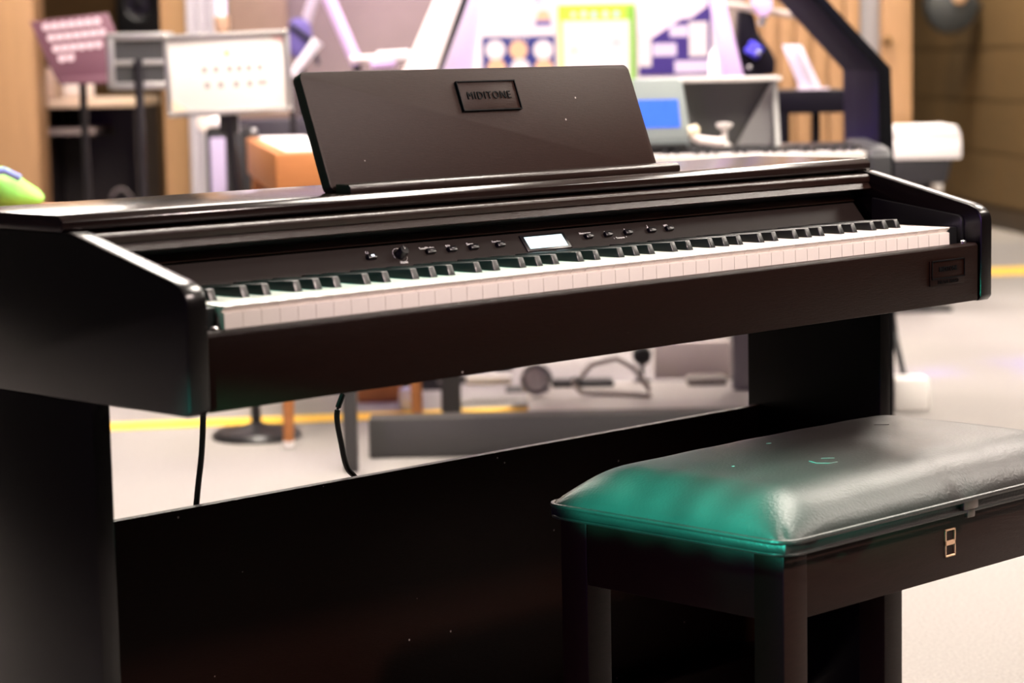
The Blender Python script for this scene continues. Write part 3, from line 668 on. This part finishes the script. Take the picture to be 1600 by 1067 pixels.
for u in (550, 640): box('ledge_leg', (T.l(u, 0, 8).x - .02, -.02, 0), (T.l(u, 0, 8).x + .02, .05, za - .03), STAND, T.o)

# poster wall: free standing board, each poster a thing
dP = 7.6
q0, q1 = spot(738, 60, dP)[0], spot(1128, 60, dP)[0]
T = Room('display_board', 'free standing pale display board carrying the posters', 'board', (q0 + q1) / 2, dP)
hw = (q1 - q0) / 2
box('panel', (-hw, .0, .35), (hw, .03, 1.6), mat('pale_pink_board', (.72, .62, .62), .7), T.o, .004)
for s_ in (-1, 1): box('foot', (s_ * hw * .8 - .025, -.2, 0), (s_ * hw * .8 + .025, .22, .04), STAND, T.o); box('upright', (s_ * hw * .8 - .02, .031, .04), (s_ * hw * .8 + .02, .06, .9), STAND, T.o)
def poster(label, m, u0, v0, u1, v1, dep, prints):
    a = spot(u0, v0, dep); b = spot(u1, v1, dep); T_ = Room('poster', label, 'poster', (a[0] + b[0]) / 2, dep, b[1])
    sh = box('sheet', (-abs(b[0] - a[0]) / 2, 0, 0), (abs(b[0] - a[0]) / 2, .0025, a[1] - b[1]), m, T_.o)
    for i, p in enumerate(prints):
        kind, mm, pts = p[0], p[1], p[2]; y0 = -.0006 - .0004 * (i % 3)
        if kind == 'r': x = T_.l(*pts[:2], dep); y = T_.l(*pts[2:], dep); box('printed_block', (x.x, y0, y.z), (y.x, 0, x.z), mm, sh)
        elif kind == 'c': c_ = T_.l(pts[0], pts[1], dep); MB().lathe([(pts[2] * dep / FPX, 0), (pts[2] * dep / FPX, -y0)], n=24).build('printed_disc', mm, sh, M=Matrix.Translation((c_.x, 0, c_.z)) @ Matrix.Rotation(math.pi / 2, 4, 'X'))
        else: MB().prism([(T_.l(u, v, dep).x, T_.l(u, v, dep).z) for u, v in pts], y0, 0, 'y').build('printed_shape', mm, sh)
    return T_
WHT = mat('poster_white', (.68, .60, .58), .6); BLU = mat('poster_blue', (.016, .024, .16), .5); VIO = mat('poster_violet', (.035, .016, .16), .5)
GRP = mat('poster_lime', (.42, .60, .04), .5); GRE = mat('poster_green', (.2, .48, .05), .5); PEA = mat('poster_peach', (.68, .40, .22), .5); LIN = mat('poster_line', (.55, .38, .38), .6); NAV = mat('poster_navy', (.12, .11, .30), .5); MAG = mat('poster_magenta', (.9, .3, .5), .5); YLW = mat('poster_yellow', (.95, .82, .25), .5)
poster('white price sheet with thin column lines and a small round picture', WHT, 748, -28, 870, 56, dP - .004, [('r', LIN, (777, -20, 778, 54)), ('r', LIN, (833, -20, 834, 54)), ('r', LIN, (780, 18, 832, 20)), ('c', PEA, (849, 27, 11)), ('r', NAV, (836, 32, 861, 40)), ('c', mat('poster_grey', (.6, .55, .5), .6), (763, 33, 9)), ('r', NAV, (837, 0, 840, 6)), ('r', NAV, (842, -2, 845, 4))])
poster('blue poster with rows of white and peach discs', BLU, 753, 58, 868, 128, dP - .004, [('c', WHT, (774, 78, 15.5)), ('c', PEA, (810, 78, 14.5)), ('c', WHT, (849, 78, 15.5)), ('c', PEA, (776, 107, 15)), ('c', WHT, (813, 107, 15.5)), ('c', PEA, (850, 107, 15)), ('r', WHT, (796, 59, 798, 63)), ('r', WHT, (802, 59, 804, 63)), ('r', WHT, (808, 59, 810, 63)), ('r', WHT, (815, 59, 817, 63)), ('r', WHT, (821, 59, 824, 63))])
poster('lime green bordered poster with pink sticker and music staff lines', GRP, 872, 8, 994, 150, dP - .012, [('r', GRE, (980, 10, 993, 140)), ('r', YLW, (873, 32, 878, 140)), ('r', WHT, (879, 33, 985, 140)), ('p', MAG, ((956, 43), (978, 39), (979, 43), (957, 48))), ('r', LIN, (946, 69, 981, 72)), ('p', LIN, ((954, 69), (963, 61), (972, 69))), ('c', WHT, (896, 23, 4)), ('c', WHT, (912, 22, 5)), ('c', mat('poster_mint', (.4, .75, .65), .5), (928, 23, 5)), ('c', WHT, (946, 22, 5)), ('c', mat('poster_mint', (.4, .75, .65), .5), (963, 22, 5)), ('c', PEA, (897, 79, 4))])
poster('violet poster with white rounded cards and a pink diagonal corner', VIO, 997, -30, 1112, 116, dP - .004, [('p', mat('poster_pink', (.82, .66, .72), .6), ((997, -30), (1112, -30), (1104, 10), (1080, 28), (1064, 30), (1018, 60), (997, 52))), ('r', WHT, (996, 52, 1018, 104)), ('r', WHT, (1076, 34, 1106, 88)), ('r', mat('poster_mauve', (.62, .52, .66), .6), (1046, 40, 1075, 57)), ('r', mat('poster_mauve', (.62, .52, .66), .6), (1020, 68, 1057, 87)), ('r', mat('poster_mauve', (.62, .52, .66), .6), (1054, 95, 1107, 113)), ('c', MAG, (1023, 25, 3))])

# ------------------------------------------------------------------ right: workstation
WSB = mat('workstation_black', (.007, .0055, .010), .5, spec=.12); WSV = mat('workstation_lit_violet', (.006, .003, .022), .6, spec=.05); WSG = mat('workstation_grey', (.055, .053, .052), .5); WSL = mat('pale_grey_laminate', (.62, .58, .55), .5)  # violet base carries the purple and blue light on the black upright
T = Room('studio_desk', 'grey and black studio desk with slanted black upright and low shelf', 'desk', .3, 6.2)
wp = T.l
box('desk_top', (-.42, -.62, .60), (.69, .45, .635), WSG, T.o, .004)
box('base_beam', (-.66, -.43, 0), (.62, -.34, .10), WSG, T.o, .006)
a = wp(538, 742, 5.58); box('leg', (a.x, a.y, 0), (a.x + .033, a.y + .05, .60), WSG, T.o, .003)
a = wp(690, 660, 6.41); box('leg', (a.x, a.y, 0), (a.x + .055, a.y + .03, .60), WSG, T.o, .003)
a = wp(1146, 637, 6.5); box('leg', (a.x, a.y, 0), (a.x + .056, a.y + .05, .60), mat('mid_grey_leg', (.30, .28, .28), .5), T.o, .003)
sh_ = box('low_shelf', (-.26, -.02, .035), (.56, .52, .05), WSL, T.o, .003)
ups = [(1396, 300), (1396, 252), (1391, 106), (1286, -6), (1262, -30), (1236, -30), (1264, -6), (1371, 110), (1374, 252), (1374, 300)]
q_ = [wp(u, v, 5.95) for u, v in ups]
poly = [(p.x, p.z) for p in q_]; poly[0] = (poly[0][0], .0); poly[-1] = (poly[-1][0], .0)
MB().prism(poly, 5.95 - T.dep, 5.95 - T.dep + .62, 'y', .003).build('upright_panel', WSV, T.o)
MB().prism(poly, 5.95 - T.dep - .012, 5.95 - T.dep - .0005, 'y', .002).build('front_black_facing', mat('facing_black', (.004, .004, .005), .6, spec=.05), T.o)  # added black facing keeps the front clear of the painted violet
xr_ = q_[7].x
box('rail', (q_[3].x - .35, .32, q_[3].z + .08), (q_[3].x + .02, .36, q_[3].z + .12), WSB, T.o, .004)
DT = .6355
# synthesizer keyboard on the desk
SYN = mat('synth_black', (.02, .019, .021), .4)
x0 = spot(700, 240, 5.6)[0]; x1 = spot(1358, 240, 5.6)[0]; zk = spot(1300, 238, 5.62)[1]
T = Room('synthesizer', 'black synthesizer keyboard with white keys on the studio desk', 'keyboard', (x0 + x1) / 2, 5.6, DT)
hl = (x1 - x0) / 2; zk -= DT
box('case', (-hl, .125, .0), (hl, .38, zk + .012), SYN, T.o, .006); box('key_tray', (-hl, -.01, 0), (hl, .125, zk - .024), SYN, T.o, .003)
for s_ in (-1, 1):
    xa = s_ * hl; xb = s_ * (hl + .05)
    MB().prism([(-.02, 0), (-.02, zk - .01), (.0, zk + .006), (.1, zk + .012), (.38, zk + .02), (.38, 0)], min(xa, xb), max(xa, xb), 'x', .004).build('end_cap', mat('synth_end', (.05, .05, .052), .4), T.o)
nk = int(2 * hl / .0235); w0 = -hl + (2 * hl - nk * .0235) / 2
swk = MB().box((.0006, 0, -.02), (.0229, .125, 0), .0012, 1).mesh('white_key', KEYW); sbk = MB().box((-.005, .045, 0), (.005, .125, .010), .0015, 1).mesh('black_key', KEYB)
for i in range(nk):
    put('white_key', swk, T.o, (w0 + i * .0235, 0, zk))
    if (i % 7) in (0, 1, 3, 4, 5) and i < nk - 1: put('black_key', sbk, T.o, (w0 + (i + 1) * .0235, 0, zk + .0004))
CT = DT + zk + .0125
# blue screened device standing on it
TEAL = mat('grey_green_plastic', (.32, .37, .36), .5); BSC = mat('blue_screen', (.05, .15, .7), .3, emit=(.02, .10, .8), es=.42, var=.2, vs_=40)
T = Room('touch_controller', 'grey green console with lit blue screen on the synthesizer', 'controller', spot(1028, 180, 5.735)[0], 5.735, CT)
b0 = T.l(990, 217, 5.735); b1 = T.l(1066, 127, 5.735)
bz = b0.z
MB().prism([(b0.x, 0), (T.l(1076, 217, 5.735).x, 0), (T.l(1078, 205, 5.735).x, T.l(1078, 205, 5.735).z), (b1.x, b1.z), (b1.x - .012, b1.z + .008), (b0.x, b1.z + .008)], 0, .035, 'y', .005).build('body', TEAL, T.o)
s0_, s1_ = T.l(996, 200, 5.735), T.l(1062, 155, 5.735)
MB().prism([(s0_.x, s0_.z), (T.l(1063, 203, 5.735).x, s0_.z), (T.l(1059, 153, 5.735).x, s1_.z), (s0_.x, s1_.z)], -.003, .0, 'y').build('screen', BSC, T.o)
box('base', (b0.x + .01, -.02, 0), (b0.x + .13, .04, .012), MATBLK, T.o, .004)
T = Room('cable_plug', 'cream plug and pale cable lying beside the blue screen', 'plug', spot(1096, 215, 5.72)[0], 5.74, CT)
a = T.l(1076, 192, 5.72)
MB().tube([(a.x, 0, .04), (a.x + .02, 0, .042), (a.x + .026, 0, .04)], [.013, .015, .008], 12).build('plug', mat('cream_plug', (.9, .78, .55), .5), T.o)
MB().tube([(a.x + .01, 0, .03), (a.x + .03, 0, .018), (a.x + .07, 0, .013), (a.x + .085, .0, .013)], .012, 10).build('lead', CRW, T.o)
MB().lathe([(.004, 0), (.018, .002), (.018, .006), (.008, .012), (.007, .04), (.02, .05), (.02, .058), (.004, .06)], (a.x + .09, .02, 0), 16).build('stopper', WSL, T.o)
# grey slant sided hood
HOOD = mat('hood_grey', (.13, .125, .12), .6); HOODL = mat('hood_light_grey', (.36, .35, .34), .5)
T = Room('monitor_hood', 'grey slant sided hood with pale top on the synthesizer', 'hood', spot(1140, 180, 5.88)[0], 5.88, CT)
h0, h1 = T.l(1062, 225, 5.88), T.l(1212, 126, 5.88)
box('back_panel', (h0.x, .0, 0), (h1.x, .014, h1.z), HOOD, T.o, .002)
box('top_cover', (h0.x - .005, -.10, h1.z), (h1.x + .004, .02, h1.z + .012), WSL, T.o, .003)
MB().prism([(.0, 0), (.0, h1.z), (-.03, h1.z), (-.10, .0)], h1.x - .012, h1.x, 'x').build('side_cheek', HOODL, T.o)
p_ = [T.l(1212, 226, 5.87), T.l(1212, 130, 5.87), T.l(1203, 130, 5.87), T.l(1150, 226, 5.87)]
MB().prism([(p.x, max(p.z, 0)) for p in p_], -.03, -.001, 'y').build('gusset', HOODL, T.o)
# black side table with acrylic holder
T = Room('side_table', 'black side table between the grey hood and the slanted upright', 'table', spot(1272, 160, 7.0)[0], 7.0)
t0, t1 = T.l(1210, 142, 7.0), T.l(1330, 176, 7.0)
box('top', (t0.x, 0, t1.z), (t1.x, .4, t0.z), WSB, T.o, .004)
for u in (1214, 1243, 1293, 1320): x = T.l(u, 0, 7.0).x; box('leg', (x, .0 if u in (1214, 1320) else .36, 0), (x + .024, .03 if u in (1214, 1320) else .39, t1.z), WSB, T.o, .002)
ACR = mat('clear_lilac_acrylic', (.80, .70, .78), .15, spec=.6)
ht_ = t0.z + .0005
T = Room('brochure_holder', 'pale slanting acrylic brochure holder on the black side table', 'holder', spot(1255, 120, 7.1)[0], 7.1, ht_)
pts = [T.l(u, v, 7.1) for u, v in ((1222, 70), (1252, 70), (1284, 140), (1250, 140))]
MB().prism([(p.x, max(p.z, 0.002)) for p in pts], 0, .012, 'y', .002).build('back_plate', ACR, T.o)
pts = [T.l(u, v, 7.08) for u, v in ((1240, 78), (1248, 76), (1276, 138), (1266, 139))]
MB().prism([(p.x, max(p.z, 0.002)) for p in pts], -.03, -.012, 'y', .002).build('front_rib', mat('holder_grey', (.5, .46, .5), .3), T.o)
box('base', (T.l(1245, 0, 7.1).x, -.05, 0), (T.l(1292, 0, 7.1).x, .05, .006), ACR, T.o, .001)
# pink lit slanting post with its white highlight shaped as a bottle, microphone boom
T = Room('light_post', 'pink lilac lit slanting square post beside the violet poster', 'post', spot(1135, 100, 7.0)[0], 7.05)
a = [T.l(u, v, 7.0) for u, v in ((1106, -20), (1128, -20), (1163, 122), (1131, 122))]
z0_ = DT
def down(p, q, z): t = (z - p.z) / (q.z - p.z); return (p.x + (q.x - p.x) * t, z)
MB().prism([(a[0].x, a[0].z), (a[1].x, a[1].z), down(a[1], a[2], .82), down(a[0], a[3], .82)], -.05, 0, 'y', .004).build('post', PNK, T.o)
xb = down(a[0], a[3], .82)[0]; box('support', (xb, -.05, .02), (xb + .05, 0, .82), STAND, T.o, .003); box('base', (xb - .04, -.08, 0), (xb + .09, .06, .02), STAND, T.o, .004)
T = Room('bottle', 'white highlight of the pink post shaped as a glossy bottle on the hood top', 'bottle', spot(1115, 117, 5.83)[0], 5.83, CT + h1.z + .0125)
hb_ = max(.03, T.l(1115, 76, 5.83).z)
MB().lathe([(.010, 0), (.0125, .004), (.0125, hb_ * .55), (.009, hb_ * .82), (.004, hb_ * .97), (.001, hb_)], n=20).build('body', mat('highlight_white', (.95, .92, .95), .3), T.o)
MB().lathe([(.0045, 0), (.0045, .006), (.001, .007)], (0, 0, hb_ * .95), 12).build('cap', PAPER, T.o)
T = Room('boom_microphone', 'black studio microphone with a ring for its blue highlights hanging from a beige boom arm', 'microphone', spot(1190, 60, 7.0)[0], 7.3)
b0, b1 = T.l(1128, 6, 7.2), T.l(1262, 27, 7.2)
MB().tube([b0, b1], .011, 10).build('boom_arm', mat('beige_metal', (.50, .42, .34), .4), T.o)
cl_ = [T.l(u, v, 7.17) for u, v in ((1172, -4), (1204, -4), (1205, 14), (1196, 26), (1184, 24))]
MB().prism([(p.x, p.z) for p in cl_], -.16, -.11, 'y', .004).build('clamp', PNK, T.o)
mb = [T.l(u, v, 7.2) for u, v in ((1155, 14), (1180, 20), (1186, 52), (1206, 78), (1214, 94), (1212, 118), (1160, 118), (1152, 60))]
mbo = MB().prism([(p.x, p.z) for p in mb], -.09, .0, 'y', .012, 2).build('body', WSB, T.o)
BLG = mat('blue_highlight', (.08, .07, .75), .3)  # blue highlights on the black body painted as a coloured ring
c_ = T.l(1178, 78, 7.2)
MB().lathe([(.022, -.02), (.026, -.012), (.022, 0), (.026, .012), (.022, .02)], n=20).build('blue_highlight_ring', BLG, mbo, M=Matrix.Translation((c_.x, -.10, c_.z)) @ Matrix.Rotation(math.radians(35), 4, 'Y'))
for u, v in ((1183, 83), (1171, 106)):
    c_ = T.l(u, v, 7.2); MB().lathe([(.007, 0), (.007, .006), (.002, .008)], n=14).build('knob', STEEL, mbo, M=Matrix.Translation((c_.x, -.125 if v < 90 else -.09, c_.z)) @ Matrix.Rotation(math.pi / 2, 4, 'X'))
box('base', (-.1, -.14, 0), (.06, .06, .02), STAND, T.o, .004)
MB().tube([T.l(1195, 22, 7.2), T.l(1188, 40, 7.2)], .012, 10).build('shock_mount', STEEL, T.o)
box('column', (T.l(1165, 0, 7.2).x, -.07, .02), (T.l(1195, 0, 7.2).x, -.02, T.l(1165, 117, 7.2).z), WSB, T.o, .003)
# white equipment case on a dark pedestal
T = Room('equipment_case', 'white lidded equipment case on a tapering dark pedestal', 'case', spot(1445, 222, 8.75)[0], 8.85)
e0, e1 = T.l(1388, 250, 8.75), T.l(1503, 196, 8.75); ew = e1.x
zm = T.l(1445, 218, 8.75).z
WHC = mat('white_plastic_case', (.84, .80, .76), .4)
box('case_body', (e0.x, -.1, e0.z), (e1.x, .2, zm), WHC, T.o, .008)
MB().prism([(e0.x + .002, zm), (e0.x + .016, e1.z), (e1.x - .02, e1.z), (e1.x - .004, zm + .02), (e1.x - .002, zm)], -.098, .198, 'y', .004).build('case_lid', WHC, T.o)
pz = T.l(1445, 288, 8.75).z
MB().prism([(e0.x + .004, e0.z), (e1.x - .03, e0.z), (e1.x - .055, pz), (e0.x + .004, pz)], -.08, .18, 'y', .004).build('pedestal_head', SYN, T.o)
box('pedestal_column', (-.04, 0, .02), (.04, .1, pz), SYN, T.o, .004); box('pedestal_base', (-.12, -.02, 0), (.12, .2, .02), SYN, T.o, .006)
T = Room('door_stop', 'small white sensor post standing behind the equipment case', 'post', spot(1464, 290, 9.6)[0], 9.6)
z1 = T.l(1464, 284, 9.6).z
MB().lathe([(.022, z1 - .04), (.024, z1 - .03), (.022, z1 - .004), (.004, z1)], n=18).build('cap', WHC, T.o); MB().tube([(0, 0, .01), (0, 0, z1 - .038)], .012, 10).build('stem', STAND, T.o); MB().lathe([(.08, 0), (.08, .01), (.01, .02), (.001, .02)], n=24).build('base', STAND, T.o)
# black stand leg and white adapter on the floor
T = Room('floor_stand', 'black slanting floor stand leg beside the right piano leg', 'stand', spot(1400, 560, 6.6)[0], 6.6)
a, b = T.l(1397, 520, 6.6), T.l(1421, 604, 6.5)
MB().tube([(a.x - .03, a.y, a.z + .25), a, (b.x, b.y, .012)], .011, 10).build('leg', STAND, T.o); MB().tube([(a.x - .03, a.y, .0), (a.x - .03, a.y, a.z + .32)], .015, 10).build('pole', STAND, T.o)
MB().tube([(a.x - .03, a.y, a.z + .25), (a.x - .16, a.y + .1, .012)], .011, 10).build('leg', STAND, T.o); MB().tube([(a.x - .03, a.y, a.z + .25), (a.x - .02, a.y + .2, .012)], .011, 10).build('leg', STAND, T.o)
c = spot(1427, 632, 6.35)
T = Room('power_adapter', 'white power adapter block lying on the floor by the stand leg', 'adapter', c[0], 6.36)
ah = T.l(1427, 591, 6.36).z
box('body', (-.05, 0, 0), (.048, .09, ah), WHC, T.o, .012); box('cable_relief', (-.09, .03, .01), (-.05, .05, .03), WHC, T.o, .004); box('vent', (.049, .03, .02), (.0505, .06, .04), MGREY, T.o)
# wall hung round speaker on the brown wall
T = Room('wall_bell', 'round black bell shaped speaker hung on the brown block wall', 'speaker', spot(1485, 0, 13.3)[0], 13.3, .9)
r_ = (spot(1528, 0, 13.3)[0] - spot(1442, 0, 13.3)[0]) / 2; zz = T.l(1485, 10, 13.3).z
MB().lathe([(r_ * .5, -.10), (r_ * .9, -.07), (r_, 0), (r_ * .9, .07), (r_ * .5, .10)], n=36).build('shell', mat('slate_black', (.03, .035, .04), .5), T.o, M=Matrix.Translation((0, 0, zz)) @ Matrix.Rotation(math.pi / 2, 4, 'X'))
MB().lathe([(.04, 0), (.04, .02), (.01, .03)], n=20).build('emblem', BRASS, T.o, M=Matrix.Translation((.03, -.1, zz + .05)) @ Matrix.Rotation(math.pi / 2, 4, 'X'))
MB().tube([(0, .02, zz), (.175, .02, zz)], .02, 10).build('wall_arm', STAND, T.o)

# under the desk: shelf contents
ST = .0505
T = Room('cable_coil', 'pale looped cable lying on the low desk shelf', 'cable', spot(965, 620, 6.3)[0], 6.4, ST)
loop = [(900, 598), (925, 572), (965, 563), (990, 575), (1012, 603), (1014, 622), (1000, 632), (965, 633), (930, 628), (908, 614), (896, 596)]
pts = [T.l(u, v, 6.4) for u, v in loop]
MB().tube([(p.x, .04 * math.sin(i), max(p.z, .008)) for i, p in enumerate(pts)], .0075, 8).build('loop', mat('grey_beige_cable', (.48, .43, .38), .5), T.o)
MB().lathe([(.014, -.01), (.014, .012), (.006, .016)], n=14).build('plug', MATBLK, T.o, M=Matrix.Translation((pts[0].x, 0, max(pts[0].z, .02))))
small('rubber_mat', 'flat dark rubber mat on the low desk shelf', 'mat', DGREY, 790, 612, 858, 632, 6.53, .12, ST + .001, .003)
small('adapter_brick', 'black adapter brick behind the pale looped cable', 'adapter', MATBLK, 862, 598, 960, 622, 6.62, .1, ST, .006)
T = Room('headphones', 'pale round headphones standing on the low desk shelf', 'headphones', spot(838, 600, 6.45)[0], 6.45, ST)
MB().tube([(.038 * math.cos(a), 0, .048 + .038 * math.sin(a)) for a in [2 * math.pi * i / 24 for i in range(24)]], .007, 8, closed=True).build('ear_ring', MGREY, T.o)
MB().lathe([(.03, -.006), (.032, 0), (.02, .008), (.002, .01)], n=20).build('ear_pad', WSL, T.o, M=Matrix.Translation((0, 0, .048)) @ Matrix.Rotation(math.pi / 2, 4, 'X'))
small('paper_box', 'cream white paper box at the back of the low desk shelf', 'box', CRW, 1022, 535, 1142, 590, 6.75, .04, ST, .003)
small('book_stack', 'grey papers stacked at the right end of the low shelf', 'paper', mat('grey_papers', (.32, .29, .26), .7), 1075, 592, 1136, 625, 6.6, .1, ST, .003)
small('binder', 'white binder lying behind the left desk leg', 'binder', WSL, 728, 590, 800, 640, 6.7, .05, ST, .003)
T = Room('webcam', 'black webcam perched on the cream paper box', 'webcam', spot(1003, 560, 6.72)[0], 6.72, ST)
zz = max(.03, T.l(1003, 555, 6.72).z)
MB().lathe([(.02, -.02), (.028, -.01), (.028, .01), (.02, .02)], n=18).build('head', MATBLK, T.o, M=Matrix.Translation((0, 0, zz)) @ Matrix.Rotation(math.pi / 2, 4, 'X'))
MB().tube([(0, 0, .004), (0, 0, zz - .02)], .006, 8).build('stem', MATBLK, T.o); box('foot', (-.025, -.02, 0), (.025, .02, .006), MATBLK, T.o, .002)
small('plastic_bag', 'pale blue plastic bag slumped beside the orange crate', 'bag', mat('pale_blue_plastic', (.62, .66, .80), .4), 622, 606, 654, 650, 6.55, .06, 0, .02)
small('power_strip', 'white power strip end poking out before the desk beam', 'power strip', WHC, 893, 679, 914, 690, 5.78, .03, 0, .006)
# pale wall panel under the window behind the shelf
T = Room('storage_cabinet', 'pale low cabinet behind the studio desk shelf', 'cabinet', spot(900, 560, 8.2)[0], 8.2)
box('body', (-.5, 0, 0), (.62, .35, .52), WSL, T.o, .004)
for i in range(3): d2 = box('door', (-.495 + i * .372, -.016, .03), (-.13 + i * .372, 0, .50), WSL, T.o, .003); box('handle', (-.16 + i * .372, -.03, .25), (-.15 + i * .372, -.0165, .33), STEEL, d2)
